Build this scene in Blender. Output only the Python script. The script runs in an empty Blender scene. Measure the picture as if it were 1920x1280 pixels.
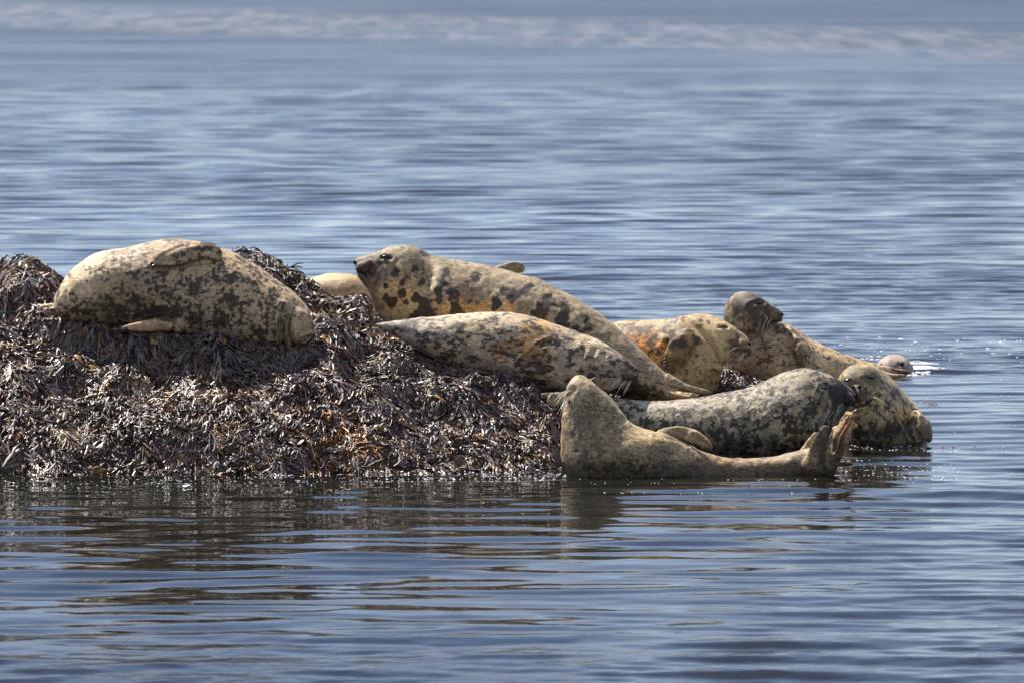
import bpy, math, random
import numpy as np
from mathutils import Vector

# ------------------------------------------------------------------ camera, world, sun, exposure
S = bpy.context.scene
COL = S.collection
F = 9800.0                       # focal length in pixels of the 1920 px wide photograph
D0, CH = 35.0, 4.0               # camera stands 35 m in front of the shore, 4 m above the water
PITCH = math.radians(5.07)
cam = bpy.data.cameras.new('camera'); camo = bpy.data.objects.new('camera', cam); COL.objects.link(camo)
cam.sensor_width = 36; cam.lens = F/1920*36; cam.clip_start = 0.5; cam.clip_end = 9000
camo.location = (0, -D0, CH); camo.rotation_euler = (math.pi/2-PITCH, 0, 0)
cam.dof.use_dof = True; cam.dof.focus_distance = 35.8; cam.dof.aperture_fstop = 4.8
S.camera = camo

SUN_EL, SUN_AZ = 54.0, -40.0     # degrees; azimuth from +Y (away from the camera), negative = left
W = bpy.data.worlds.new('World'); S.world = W; W.use_nodes = True
nt = W.node_tree; nt.nodes.clear()
def N(t, kind, **kw):
    n = t.nodes.new(kind)
    for k, v in kw.items(): setattr(n, k, v)
    return n
out = N(nt, 'ShaderNodeOutputWorld'); bg = N(nt, 'ShaderNodeBackground')
sky = N(nt, 'ShaderNodeTexSky', sky_type='NISHITA', sun_disc=False)
sky.sun_elevation = math.radians(SUN_EL); sky.sun_rotation = math.radians(SUN_AZ)
sky.altitude = 0; sky.air_density = 1.0; sky.dust_density = 0.2; sky.ozone_density = 2.5
tc = N(nt, 'ShaderNodeTexCoord'); mp = N(nt, 'ShaderNodeMapping'); mp.inputs['Scale'].default_value = (1, 1, 3.2)
cn = N(nt, 'ShaderNodeTexNoise'); cn.inputs['Scale'].default_value = 2.6; cn.inputs['Detail'].default_value = 6
cr = N(nt, 'ShaderNodeMapRange'); cr.inputs[1].default_value = 0.36; cr.inputs[2].default_value = 0.66; cr.inputs[3].default_value = 0.06; cr.inputs[4].default_value = 0.62
mx = N(nt, 'ShaderNodeMix', data_type='RGBA'); mx.inputs['B'].default_value = (5.2, 5.4, 6.3, 1)
nt.links.new(tc.outputs['Generated'], mp.inputs['Vector']); nt.links.new(mp.outputs[0], cn.inputs['Vector'])
nt.links.new(cn.outputs['Fac'], cr.inputs[0]); nt.links.new(cr.outputs[0], mx.inputs['Factor'])
sk = N(nt, 'ShaderNodeMix', data_type='RGBA'); sk.blend_type = 'MULTIPLY'; sk.inputs['Factor'].default_value = 1; sk.inputs['B'].default_value = (0.90, 0.925, 1.03, 1)
nt.links.new(sky.outputs[0], sk.inputs['A']); nt.links.new(sk.outputs['Result'], mx.inputs['A']); nt.links.new(mx.outputs['Result'], bg.inputs[0]); nt.links.new(bg.outputs[0], out.inputs[0])
bg.inputs[1].default_value = 0.081
sl = bpy.data.lights.new('sun', 'SUN'); sl.energy = 4.4; sl.angle = math.radians(0.5); sl.color = (1.0, 0.95, 0.87)
so = bpy.data.objects.new('sun', sl); COL.objects.link(so)
el, az = math.radians(SUN_EL), math.radians(SUN_AZ)
sd = Vector((math.sin(az)*math.cos(el), math.cos(az)*math.cos(el), math.sin(el)))
so.rotation_euler = sd.to_track_quat('Z', 'Y').to_euler(); so.location = sd*40
S.view_settings.view_transform = 'Standard'; S.view_settings.look = 'None'; S.view_settings.gamma = 1
S.view_settings.exposure = 1.0; S.view_settings.use_curve_mapping = False

# ------------------------------------------------------------------ helpers
rng = np.random.default_rng(7); random.seed(7)
cP, sP = math.cos(PITCH), math.sin(PITCH)
def P(x, y, Y):
    """point at depth Y that the photograph shows at pixel x, y"""
    u = (x-960)/F; v = -(y-640)/F
    d = np.array([u, cP+v*sP, -sP+v*cP]); t = (Y+D0)/d[1]
    return np.array([0, -D0, CH])+d*t
def onwater(x, y):
    u = (x-960)/F; v = -(y-640)/F
    d = np.array([u, cP+v*sP, -sP+v*cP]); t = -CH/d[2]
    return np.array([0, -D0, CH])+d*t
def proj(p):
    r = p-np.array([0, -D0, CH]); f = r[:, 1]*cP-r[:, 2]*sP; up = r[:, 1]*sP+r[:, 2]*cP
    return 960+F*r[:, 0]/f, 640-F*up/f
def m2(px, Y): return px*(D0+Y)/F
def hash3(ix, iy, iz):
    n = (ix*73856093) ^ (iy*19349663) ^ (iz*83492791)
    n = (n ^ (n >> 13))*1274126177 & 0x7fffffff
    n = (n ^ (n >> 11))*668265263 & 0x7fffffff
    return (n & 0xffff)/65535.0
def vnoise(p, s=1.0, seed=0):
    q = np.asarray(p, float)*s+seed*17.3
    i = np.floor(q).astype(np.int64); f = q-i; f = f*f*(3-2*f); r = 0
    for a in (0, 1):
        for b in (0, 1):
            for c in (0, 1):
                w = (f[:, 0] if a else 1-f[:, 0])*(f[:, 1] if b else 1-f[:, 1])*(f[:, 2] if c else 1-f[:, 2])
                r = r+w*hash3(i[:, 0]+a, i[:, 1]+b, i[:, 2]+c)
    return r
def sm(a, b, x):
    t = np.clip((x-a)/(b-a), 0, 1); return t*t*(3-2*t)
def mesh_np(name, verts, faces, smooth=True):
    """faces: int array (n,4) or (n,3) or list of such"""
    me = bpy.data.meshes.new(name)
    fl = faces if isinstance(faces, list) else [faces]
    fl = [f for f in fl if len(f)]
    me.vertices.add(len(verts)); me.vertices.foreach_set('co', np.ascontiguousarray(verts, dtype=np.float32).ravel())
    li = np.concatenate([f.ravel() for f in fl]); tot = np.concatenate([np.full(len(f), f.shape[1]) for f in fl])
    st = np.concatenate([[0], np.cumsum(tot)[:-1]])
    me.loops.add(len(li)); me.loops.foreach_set('vertex_index', li.astype(np.int32))
    me.polygons.add(len(tot)); me.polygons.foreach_set('loop_start', st.astype(np.int32)); me.polygons.foreach_set('loop_total', tot.astype(np.int32))
    me.polygons.foreach_set('use_smooth', np.full(len(tot), smooth))
    me.update(calc_edges=True); return me
def attr(me, name, data):
    if data.ndim == 1:
        a = me.attributes.new(name, 'FLOAT', 'POINT'); a.data.foreach_set('value', data.astype(np.float32))
    else:
        a = me.attributes.new(name, 'FLOAT_COLOR', 'POINT')
        c = np.ones((len(data), 4), np.float32); c[:, :3] = data; a.data.foreach_set('color', c.ravel())
def link(name, me, mat=None, parent=None, **props):
    o = bpy.data.objects.new(name, me); COL.objects.link(o)
    if mat: me.materials.append(mat)
    if parent: o.parent = parent; o.matrix_parent_inverse = parent.matrix_world.inverted()
    for k, v in props.items(): o[k] = v
    return o
def mat(name):
    m = bpy.data.materials.new(name); m.use_nodes = True; t = m.node_tree; t.nodes.clear()
    o = N(t, 'ShaderNodeOutputMaterial'); b = N(t, 'ShaderNodeBsdfPrincipled'); t.links.new(b.outputs[0], o.inputs[0])
    return m, t, b
def noise(t, scale, detail=3, rough=0.5, vec=None, mscale=None):
    n = N(t, 'ShaderNodeTexNoise'); n.inputs['Scale'].default_value = scale; n.inputs['Detail'].default_value = detail
    n.inputs['Roughness'].default_value = rough
    if mscale is not None:
        mpn = N(t, 'ShaderNodeMapping'); mpn.inputs['Scale'].default_value = mscale; t.links.new(vec, mpn.inputs['Vector']); vec = mpn.outputs[0]
    if vec is not None: t.links.new(vec, n.inputs['Vector'])
    return n.outputs['Fac']
def mth(t, op, a, b=None, c=None, clamp=False):
    n = N(t, 'ShaderNodeMath', operation=op); n.use_clamp = clamp
    for i, v in enumerate((a, b, c)):
        if v is None: continue
        if isinstance(v, (int, float)): n.inputs[i].default_value = v
        else: t.links.new(v, n.inputs[i])
    return n.outputs[0]
def maprange(t, v, a, b, c=0, d=1, smooth=True):
    n = N(t, 'ShaderNodeMapRange'); n.interpolation_type = 'SMOOTHSTEP' if smooth else 'LINEAR'
    t.links.new(v, n.inputs[0])
    for i, q in enumerate((a, b, c, d)): n.inputs[i+1].default_value = q
    return n.outputs[0]
def mixc(t, f, a, b, blend='MIX'):
    n = N(t, 'ShaderNodeMix', data_type='RGBA'); n.blend_type = blend
    for k, v in (('Factor', f), ('A', a), ('B', b)):
        if isinstance(v, (int, float)): n.inputs[k].default_value = v
        elif isinstance(v, tuple): n.inputs[k].default_value = (*v, 1)
        else: t.links.new(v, n.inputs[k])
    return n.outputs['Result']
def bump(t, h, dist, strength=1.0, nrm=None):
    n = N(t, 'ShaderNodeBump'); n.inputs['Distance'].default_value = dist; n.inputs['Strength'].default_value = strength
    t.links.new(h, n.inputs['Height'])
    if nrm is not None: t.links.new(nrm, n.inputs['Normal'])
    return n.outputs[0]

# ------------------------------------------------------------------ sea
def water_mat():
    m, t, b = mat('sea_water')
    geo = N(t, 'ShaderNodeNewGeometry'); pos = geo.outputs['Position']
    sep = N(t, 'ShaderNodeSeparateXYZ'); t.links.new(pos, sep.inputs[0]); y = sep.outputs[1]
    rg = N(t, 'ShaderNodeAttribute', attribute_name='choppy').outputs['Fac']
    n7 = noise(t, 1.0, 3, 0.6, pos, (9.0, 22.0, 1)); n8 = noise(t, 1.0, 2, 0.5, pos, (3.0, 9.0, 1))
    h = mth(t, 'ADD', mth(t, 'MULTIPLY', n7, mth(t, 'MULTIPLY_ADD', rg, 0.0030, 0.0004)), mth(t, 'MULTIPLY', n8, mth(t, 'MULTIPLY', rg, 0.006)))
    h = mth(t, 'ADD', h, mth(t, 'MULTIPLY', noise(t, 1.0, 3, 0.6, pos, (1.3, 3.2, 1)), maprange(t, y, 12, 70, 0, .07)))
    t.links.new(bump(t, h, 1.0), b.inputs['Normal'])
    deep = mixc(t, maprange(t, y, 10, 140), (0.007, 0.007, 0.005), (0.012, 0.017, 0.026))
    # far band: ragged rows mixed paler and rougher into the water
    fx = noise(t, 1.0, 4, 0.75, pos, (1.1, 0.14, 1)); fj = noise(t, 1.0, 2, 0.5, pos, (0.05, 0.0, 1))
    yy = mth(t, 'ADD', y, mth(t, 'MULTIPLY_ADD', sep.outputs[0], 1.1, mth(t, 'MULTIPLY', fj, 10)))
    band = mth(t, 'MULTIPLY', maprange(t, yy, 92, 99), maprange(t, yy, 124, 116))
    foam = mth(t, 'MULTIPLY', band, maprange(t, fx, 0.36, 0.68, 0.04, 0.30))  # strength of the pale band in base colour and roughness
    t.links.new(mixc(t, foam, deep, (0.37, 0.36, 0.38)), b.inputs['Base Color'])
    t.links.new(mth(t, 'ADD', mth(t, 'MULTIPLY', foam, 0.4), mth(t, 'ADD', mth(t, 'MULTIPLY_ADD', rg, 0.05, 0.012), maprange(t, y, 12, 110, 0, .27))), b.inputs['Roughness'])
    b.inputs['IOR'].default_value = 1.333
    return m
ry = [-14.0]
while ry[-1] < 200:
    yv = ry[-1]; d = .036 if yv < 14 else .036+(yv-14)*.0018
    ry.append(yv+d)
NF = len(ry); ry = np.array([-60, -40, -25, -18]+ry+[230, 300, 500, 1000, 2500, 6000.]); rows = len(ry)
uc = np.concatenate([[-30, -6, -2.5], np.linspace(-1.35, 1.35, 187), [2.5, 6, 30]]); ncol = len(uc)
half = (np.clip(ry, -14, 200)+D0)*960/F
WX = uc[None]*half[:, None]; WX[:, 0] = -3000; WX[:, -1] = 3000; WY = np.repeat(ry[:, None], ncol, 1)
wx, wy = WX.ravel(), WY.ravel(); wr = np.random.default_rng(21)
def waves(n, l0, l1, spread, rms, minl=None):
    z = np.zeros(len(wx)); amp2 = 0
    for i in range(n):
        lam = math.exp(wr.uniform(math.log(l0), math.log(l1))); th = wr.normal(0, spread); k = 2*math.pi/lam; ph = wr.uniform(0, 6.283)
        w = 1.0 if minl is None else sm(3.0, 5.0, lam/minl)
        z += np.sin(k*(wx*math.sin(th)+wy*math.cos(th))+ph)/k*w
    return z*rms*math.sqrt(2.0/n)
dy_ = np.gradient(ry); dyl = np.repeat(dy_[:, None], ncol, 1).ravel()
q3 = np.stack([wx, wy, wx*0], 1)
lo = vnoise(q3*np.array([.16, .40, 1]), 1, 3)*.6+vnoise(q3*np.array([.5, 1.1, 1]), 1, 4)*.4
lof = vnoise(q3*np.array([.05, .12, 1]), 1, 6)*.5+vnoise(q3*np.array([.25, .30, 1]), 1, 7)*.5
chop = np.maximum(sm(1.0, 9, wy), sm(-6.0, -10.5, wy)*.8); chop = np.maximum(chop, sm(1.8, 4.2, wx-wy*.15)*.75)
chopv = chop*(.45+1.1*sm(.25, .75, np.where(wy > 15, lof, lo)))
WZ = waves(14, .8, 2.4, .14, .017, dyl)+waves(44, .17, .58, .13, 1, dyl)*(.060-.012*sm(2, 6, wy)+.024*chopv+.080*sm(8, 50, wy))*(.55+.9*lo)+waves(34, .13, .26, .40, 1, dyl)*(.020+.058*chopv)+waves(16, 2.5, 9, .35, .018, dyl)*sm(15, 90, wy)
edge = (np.abs(wx) < np.repeat(half[:, None], ncol, 1).ravel()*1.36)*(wy > -14.5)*(wy < 201)
WZ = WZ*edge*(1-.6*np.exp(-((wy-.1)/.35)**2)*(wx < 3))
wi = np.arange(rows*ncol).reshape(rows, ncol)
wf = np.stack([wi[:-1, :-1].ravel(), wi[:-1, 1:].ravel(), wi[1:, 1:].ravel(), wi[1:, :-1].ravel()], 1)
wme = mesh_np('sea_water', np.stack([wx, wy, WZ], 1), wf); attr(wme, 'choppy', chopv)
link('sea_water', wme, water_mat(), kind='structure')
sb = np.array([(-3000, -60, -3), (3000, -60, -3), (-3000, 6000, -3), (3000, 6000, -3)], float)
mb, tb_, bb = mat('sea_bed'); bb.inputs['Base Color'].default_value = (0.05, 0.045, 0.03, 1); bb.inputs['Roughness'].default_value = 0.9
link('sea_bed', mesh_np('sea_bed', sb, np.array([[0, 1, 3, 2]])), mb, kind='structure')

# ------------------------------------------------------------------ seals
def catmull(st, k=5):
    st = np.array(st, float); n = len(st); o = []
    for i in range(n-1):
        p0, p1, p2, p3 = st[max(i-1, 0)], st[i], st[i+1], st[min(i+2, n-1)]
        for j in range(k):
            t = j/k
            o.append(0.5*(2*p1+(p2-p0)*t+(2*p0-5*p1+4*p2-p3)*t*t+(3*p1-p0-3*p2+p3)*t**3))
    o.append(st[-1]); return np.array(o)
class Shell:
    def __init__(s): s.v = []; s.f = []; s.n = 0
    def rings(s, R):                 # R: list of rings (m,3), closed with poles
        m = len(R[0]); base = s.n
        V = np.concatenate([np.concatenate(R), [R[0].mean(0)], [R[-1].mean(0)]]); s.v.append(V)
        k = len(R); a = np.arange(m); b = (a+1) % m; q = []
        for i in range(k-1): q.append(np.stack([base+i*m+a, base+i*m+b, base+(i+1)*m+b, base+(i+1)*m+a], 1))
        pa, pb = base+k*m, base+k*m+1
        s.f += [[tuple(r) for r in x] for x in q]
        s.f.append([(pa, base+j2, base+j1) for j1, j2 in zip(a, b)]); e = base+(k-1)*m
        s.f.append([(pb, e+j1, e+j2) for j1, j2 in zip(a, b)])
        s.n += len(V)
    def loft(s, pairs, side=(0, 1, 0), m=40, k=5, ex=2.0):
        """pairs: (x_top, y_top, x_bottom, y_bottom, Y, depth ratio) in photograph pixels"""
        R = []; sd_ = np.array(side, float); sd_ /= np.linalg.norm(sd_)
        for xt, yt, xb, yb, Y, w in catmull(pairs, k):
            a, b = P(xt, yt, Y), P(xb, yb, Y); c = (a+b)/2; u = (a-b)/2; r = np.linalg.norm(u); uu = u/max(r, 1e-6)
            ss = sd_-uu*np.dot(sd_, uu); ss /= np.linalg.norm(ss)
            th = np.linspace(0, 2*math.pi, m, endpoint=False)
            cs, sn = np.cos(th), np.sin(th)
            cs = np.sign(cs)*np.abs(cs)**(2/ex); sn = np.sign(sn)*np.abs(sn)**(2/ex)
            R.append(c+np.outer(cs, uu*r)+np.outer(sn, ss*r*w))
        s.rings(R)
    def cap(s, pts, m=14, k=4):      # pts: (x, y, Y, radius px, [depth ratio])
        pts = [tuple(p)+((1.0,) if len(p) == 4 else ()) for p in pts]
        C = catmull(pts, k); X = np.array([P(*c[:3]) for c in C]); T = np.gradient(X, axis=0); R = []
        for i, c in enumerate(C):
            t_ = T[i]/np.linalg.norm(T[i]); ref = np.array([0, 1., 0])
            if abs(t_[1]) > .8: ref = np.array([1., 0, 0])
            ss = ref-t_*np.dot(ref, t_); ss /= np.linalg.norm(ss); uu = np.cross(t_, ss); r = m2(c[3], c[2])
            th = np.linspace(0, 2*math.pi, m, endpoint=False)
            lst = [(0, 1.0)]
            if m > 8 and i == 0: lst = [(-.85, .38), (-.55, .76), (0, 1.0)]
            if m > 8 and i == len(C)-1: lst = [(0, 1.0), (.55, .76), (.85, .38)]
            for of, f in lst: R.append(X[i]+t_*of*r+np.outer(np.cos(th), uu*r*f)+np.outer(np.sin(th), ss*r*c[4]*f))
        s.rings(R)
    def ell(s, x, y, Y, rx, ry, rd, ang=0, m=24):
        c = P(x, y, Y); R = []; a_ = math.radians(ang)
        ex = np.array([math.cos(a_), 0, -math.sin(a_)]); ez = np.array([math.sin(a_), 0, math.cos(a_)]); ey = np.array([0, 1, 0])
        for ph in np.linspace(0.12, math.pi-0.12, 14):
            th = np.linspace(0, 2*math.pi, m, endpoint=False)
            R.append(c+ex*m2(rx, Y)*math.cos(ph)+math.sin(ph)*(np.outer(np.cos(th), ey*m2(rd, Y))+np.outer(np.sin(th), ez*m2(ry, Y))))
        s.rings(R)
    def fan(s, root, tips, r0, r1, Y0=None, w=0.6):
        """flipper: toes side by side from a root"""
        for tp in tips:
            mid = [(root[0]*.5+tp[0]*.5), (root[1]*.5+tp[1]*.5), (root[2]*.5+tp[2]*.5)]
            s.cap([(*root, r0, w), (*mid, (r0+r1)*.55, w), (*tp, r1, w)])
def polyd(px, py, pts):
    d = np.full(len(px), 1e9)
    for (x0, y0), (x1, y1) in zip(pts[:-1], pts[1:]):
        dx, dy = x1-x0, y1-y0; L = dx*dx+dy*dy+1e-9
        t = np.clip(((px-x0)*dx+(py-y0)*dy)/L, 0, 1)
        d = np.minimum(d, np.hypot(px-x0-t*dx, py-y0-t*dy))
    return d
def smoothpoly(pts):
    return [tuple(q) for q in catmull(pts, 4)] if len(pts) > 2 else pts
def seal_mat(name, s1=9.0, s2=26.0, k1=1.0, k2=0.5, hair=0.3, stretch=(1, 1, 1)):
    m, t, b = mat(name)
    tc = N(t, 'ShaderNodeTexCoord'); mpn = N(t, 'ShaderNodeMapping'); mpn.inputs['Scale'].default_value = stretch
    t.links.new(tc.outputs['Object'], mpn.inputs['Vector']); vec = mpn.outputs[0]
    def at(n): a = N(t, 'ShaderNodeAttribute', attribute_name=n); return a
    base, dark, dens, wet = at('coat').outputs['Color'], at('mark').outputs['Color'], at('dens').outputs['Fac'], at('wet').outputs['Fac']
    wn = N(t, 'ShaderNodeTexNoise'); wn.inputs['Scale'].default_value = 30; t.links.new(vec, wn.inputs['Vector'])
    ws = N(t, 'ShaderNodeVectorMath', operation='SCALE'); ws.inputs['Scale'].default_value = 0.035; t.links.new(wn.outputs['Color'], ws.inputs[0])
    wa = N(t, 'ShaderNodeVectorMath', operation='ADD'); t.links.new(vec, wa.inputs[0]); t.links.new(ws.outputs[0], wa.inputs[1])
    n1 = noise(t, s1, 3, 0.6, wa.outputs[0]); n2 = noise(t, s2, 3, 0.6, wa.outputs[0]); n3 = noise(t, 1, 3, 0.7, vec, (70, 150, 170)); n5 = noise(t, 1, 4, 0.65, vec, (34, 60, 75))
    s = mth(t, 'ADD', mth(t, 'MULTIPLY', mth(t, 'SUBTRACT', n1, .5), k1*3.2), mth(t, 'MULTIPLY', mth(t, 'SUBTRACT', n2, .5), k2*3.2))
    s = mth(t, 'ADD', s, dens); s = mth(t, 'ADD', s, mth(t, 'MULTIPLY', mth(t, 'SUBTRACT', n3, .5), 1.1))
    spot = maprange(t, s, 0.34, 0.68)
    n6 = noise(t, 5.5, 3, 0.6, wa.outputs[0]); base = mixc(t, maprange(t, n6, .38, .62), mixc(t, 1.0, base, (0.80, 0.74, 0.66), 'MULTIPLY'), mixc(t, 1.0, base, (1.10, 1.05, 0.93), 'MULTIPLY'))
    hairv = maprange(t, n3, 0.3, 0.7, 1-hair, 1+hair, False); mott = maprange(t, n5, 0.34, 0.68, 1-hair*1.5, 1+hair*1.3, False)
    vv = N(t, 'ShaderNodeVectorMath', operation='SCALE'); soft = noise(t, s1*.55, 4, 0.65, wa.outputs[0]); soft2 = maprange(t, mth(t, 'ADD', mth(t, 'MULTIPLY', mth(t, 'SUBTRACT', soft, .5), 2.6), mth(t, 'ADD', dens, mth(t, 'MULTIPLY', n3, .25))), .40, 1.15)
    cov = mth(t, 'MAXIMUM', mth(t, 'MULTIPLY', spot, .93), mth(t, 'MULTIPLY', soft2, .55)); c = mixc(t, cov, base, dark)
    t.links.new(c, vv.inputs[0]); t.links.new(mth(t, 'MULTIPLY', hairv, mott), vv.inputs['Scale'])
    wd = mixc(t, wet, (1, 1, 1), (0.38, 0.37, 0.40)); c2 = mixc(t, 1.0, mixc(t, 1.0, vv.outputs[0], (1.08, .98, .87), 'MULTIPLY'), wd, 'MULTIPLY')
    t.links.new(c2, b.inputs['Base Color'])
    t.links.new(mth(t, 'MULTIPLY_ADD', wet, -0.32, 0.52), b.inputs['Roughness'])
    b.inputs['Specular IOR Level'].default_value = 0.28
    b.inputs['Sheen Weight'].default_value = 0.13; b.inputs['Sheen Roughness'].default_value = 0.22; b.inputs['Sheen Tint'].default_value = (1, .95, .88, 1)
    hb = mth(t, 'ADD', mth(t, 'MULTIPLY', n3, 0.004), mth(t, 'MULTIPLY', n5, 0.005))
    t.links.new(bump(t, hb, 1.0, 0.8), b.inputs['Normal'])
    return m
def simple(name, col, rough=0.5, spec=0.5):
    m, t, b = mat(name); b.inputs['Base Color'].default_value = (*col, 1); b.inputs['Roughness'].default_value = rough
    b.inputs['Specular IOR Level'].default_value = spec; return m
M_EYE = simple('seal_eye', (0.006, 0.005, 0.005), 0.08); M_NOSE = simple('nose_skin', (0.010, 0.008, 0.008), 0.65, .2)
M_WHISK = simple('whisker', (0.62, 0.55, 0.42), 0.4); M_WHISKD = simple('whisker_dark', (0.25, 0.2, 0.13), 0.4)
M_CLAW = simple('claw', (0.05, 0.04, 0.035), 0.3)
FOOT = []                # seal bodies whose undersides press on the seaweed
def seal(label, group, sh, Yc, base, mark, dens, coat=(), den=(), lines=(), creases=(), matp=None, wetline=None, wetter=(), rest=True, voxel=0.0085, eyes=(), noses=(), whisk=(), claws=(), mouths=(), smoothit=5, rough=0.004):
    me0 = bpy.data.meshes.new('tmp'); me0.from_pydata(np.concatenate(sh.v).tolist(), [], [f for g in sh.f for f in g]); me0.update()
    to = bpy.data.objects.new('tmp', me0); COL.objects.link(to)
    r = to.modifiers.new('r', 'REMESH'); r.mode = 'VOXEL'; r.voxel_size = voxel; r.adaptivity = 0
    q = to.modifiers.new('s', 'SMOOTH'); q.factor = 0.6; q.iterations = smoothit
    dg = bpy.context.evaluated_depsgraph_get(); ev = to.evaluated_get(dg)
    me = bpy.data.meshes.new_from_object(ev); bpy.data.objects.remove(to); bpy.data.meshes.remove(me0)
    me.name = 'seal_body'; n = len(me.vertices)
    co = np.empty(n*3, np.float32); me.vertices.foreach_get('co', co); co = co.reshape(-1, 3).astype(float)
    no = np.empty(n*3, np.float32); me.vertices.foreach_get('normal', no); no = no.reshape(-1, 3).astype(float)
    px, py = proj(co); face = sm(0.0, 0.25, -no[:, 1])
    disp = (vnoise(co, 22, 1)-.5)*rough*1.6+(vnoise(co, 7, 2)-.5)*rough*1.6
    for pts, wd, dp in creases:
        d = polyd(px, py, smoothpoly(pts))
        disp += face*dp/280*(-np.exp(-(d/wd)**2)+0.45*np.exp(-((d-2.0*wd)/(wd*1.1))**2))
    co = co+no*disp[:, None]
    me.vertices.foreach_set('co', co.astype(np.float32).ravel())
    c = np.tile(np.array(base, float), (n, 1)); mk = np.tile(np.array(mark, float), (n, 1)); dn = np.full(n, float(dens)); wt = np.zeros(n)
    wob = (vnoise(co, 14, 3)-.5)*1.0+(vnoise(co, 34, 5)-.5)*1.1
    def blob(x, y, rx, ry, a):
        a = math.radians(a); dx, dy = px-x, py-y; u = (dx*math.cos(a)+dy*math.sin(a))/rx; w_ = (-dx*math.sin(a)+dy*math.cos(a))/ry
        return 1-sm(0.45, 1.25, np.hypot(u, w_)+wob)
    for x, y, rx, ry, a, col, st in coat:
        w_ = (blob(x, y, rx, ry, a)*st)[:, None]; c = c*(1-w_)+np.array(col)*w_
    for x, y, rx, ry, a, dl in den: dn += blob(x, y, rx, ry, a)*dl
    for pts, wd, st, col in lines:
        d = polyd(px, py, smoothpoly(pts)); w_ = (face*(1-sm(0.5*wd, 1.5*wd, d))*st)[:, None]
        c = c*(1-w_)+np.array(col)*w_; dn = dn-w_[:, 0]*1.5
    if wetline is not None: wt = np.maximum(wt, 1-sm(wetline*.4, wetline, co[:, 2]+wob*.05))
    for x, y, rx, ry, a, dl in wetter: wt = np.maximum(wt, blob(x, y, rx, ry, a)*dl)
    attr(me, 'coat', c); attr(me, 'mark', mk); attr(me, 'dens', dn); attr(me, 'wet', wt)
    me.polygons.foreach_set('use_smooth', np.ones(len(me.polygons), bool))
    mid = co.mean(0); base_z = max(co[:, 2].min(), -0.3)
    root = bpy.data.objects.new('grey_seal', None); root.location = (mid[0], mid[1], base_z); COL.objects.link(root)
    root['label'] = label; root['category'] = 'seal'; root['group'] = group
    root.empty_display_size = 0.2
    bpy.context.view_layer.update()
    body = link('body', me, seal_mat('seal_coat', **(matp or {})), root)
    if rest: FOOT.append(co)
    def front(x, y):        # point on the near surface of the body at photograph pixel x, y
        dd = (px-x)**2+(py-y)**2; idx = np.argsort(dd)[:40]; idx = idx[no[idx, 1] < 0.5] if (no[idx, 1] < 0.5).any() else idx
        j = idx[np.argmin(co[idx, 1])]; return co[j, 1]
    for (x, y, rx, ry, a) in eyes:
        s2 = Shell(); s2.ell(x, y, front(x, y)+m2(min(rx, ry)*.25, 2), rx, ry, min(rx, ry), a, 12)
        mm = bpy.data.meshes.new('eye'); mm.from_pydata(np.concatenate(s2.v).tolist(), [], [f for g in s2.f for f in g]); mm.polygons.foreach_set('use_smooth', np.ones(len(mm.polygons), bool))
        link('eye', mm, M_EYE, root)
    for (x, y, rx, ry, a) in noses:
        s2 = Shell(); s2.ell(x, y, front(x, y)+m2(min(rx, ry)*.3, 2), rx, ry, min(rx, ry)*1.2, a, 12)
        mm = bpy.data.meshes.new('nostril'); mm.from_pydata(np.concatenate(s2.v).tolist(), [], [f for g in s2.f for f in g]); mm.polygons.foreach_set('use_smooth', np.ones(len(mm.polygons), bool))
        link('nostril', mm, M_NOSE, root)
    for ml in mouths:
        s2 = Shell(); pts_ = [tuple(q) for q in catmull(ml, 3)]; s2.cap([(x, y, front(x, y)+.001, 1.0) for x, y in pts_], m=6, k=1)
        mm = bpy.data.meshes.new('mouth'); mm.from_pydata(np.concatenate(s2.v).tolist(), [], [f for g in s2.f for f in g])
        link('mouth', mm, M_NOSE, root)
    for spec in whisk:      # (x, y, spread px, n, dx, dy, droop, pale?)
        x, y, sp, k, dx, dy, dr, pale = spec; s2 = Shell(); rr = random.Random(int(x+y))
        for i in range(k):
            x0 = x+rr.uniform(-sp, sp); y0 = y+rr.uniform(-sp, sp)*.7; Y_ = front(x0, y0)+0.004; f_ = rr.uniform(.6, 1.15)
            ax, ay = dx*f_+rr.uniform(-5, 5), dy*f_+rr.uniform(-5, 5); out_ = rr.uniform(-.10, .02)
            s2.cap([(x0, y0, Y_, .42), (x0+ax*.5, y0+ay*.5-dr*.2, Y_+out_*.5, .36), (x0+ax, y0+ay+dr, Y_+out_, .2)], m=4, k=3)
        mm = bpy.data.meshes.new('whiskers'); mm.from_pydata(np.concatenate(s2.v).tolist(), [], [f for g in s2.f for f in g])
        link('whiskers', mm, M_WHISK if pale else M_WHISKD, root)
    for (x0, y0, x1, y1, r_) in claws:
        s2 = Shell(); Y_ = front(x0, y0); s2.cap([(x0, y0, Y_, r_), ((x0+x1)/2, (y0+y1)/2-.6, Y_-.004, r_*.8), (x1, y1, Y_, r_*.25)], m=6, k=3)
        mm = bpy.data.meshes.new('claw'); mm.from_pydata(np.concatenate(s2.v).tolist(), [], [f for g in s2.f for f in g])
        link('claw', mm, M_CLAW, root)
    return root, co

CREAM = (0.50, 0.41, 0.27); TAN = (0.34, 0.27, 0.17); OR = (0.52, 0.27, 0.075); GREY = (0.20, 0.185, 0.165); DK = (0.028, 0.023, 0.020); OLV = (0.22, 0.19, 0.125); PALE = (0.55, 0.48, 0.38)
GR = 'grey seals hauled out on the weedy rock'
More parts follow.
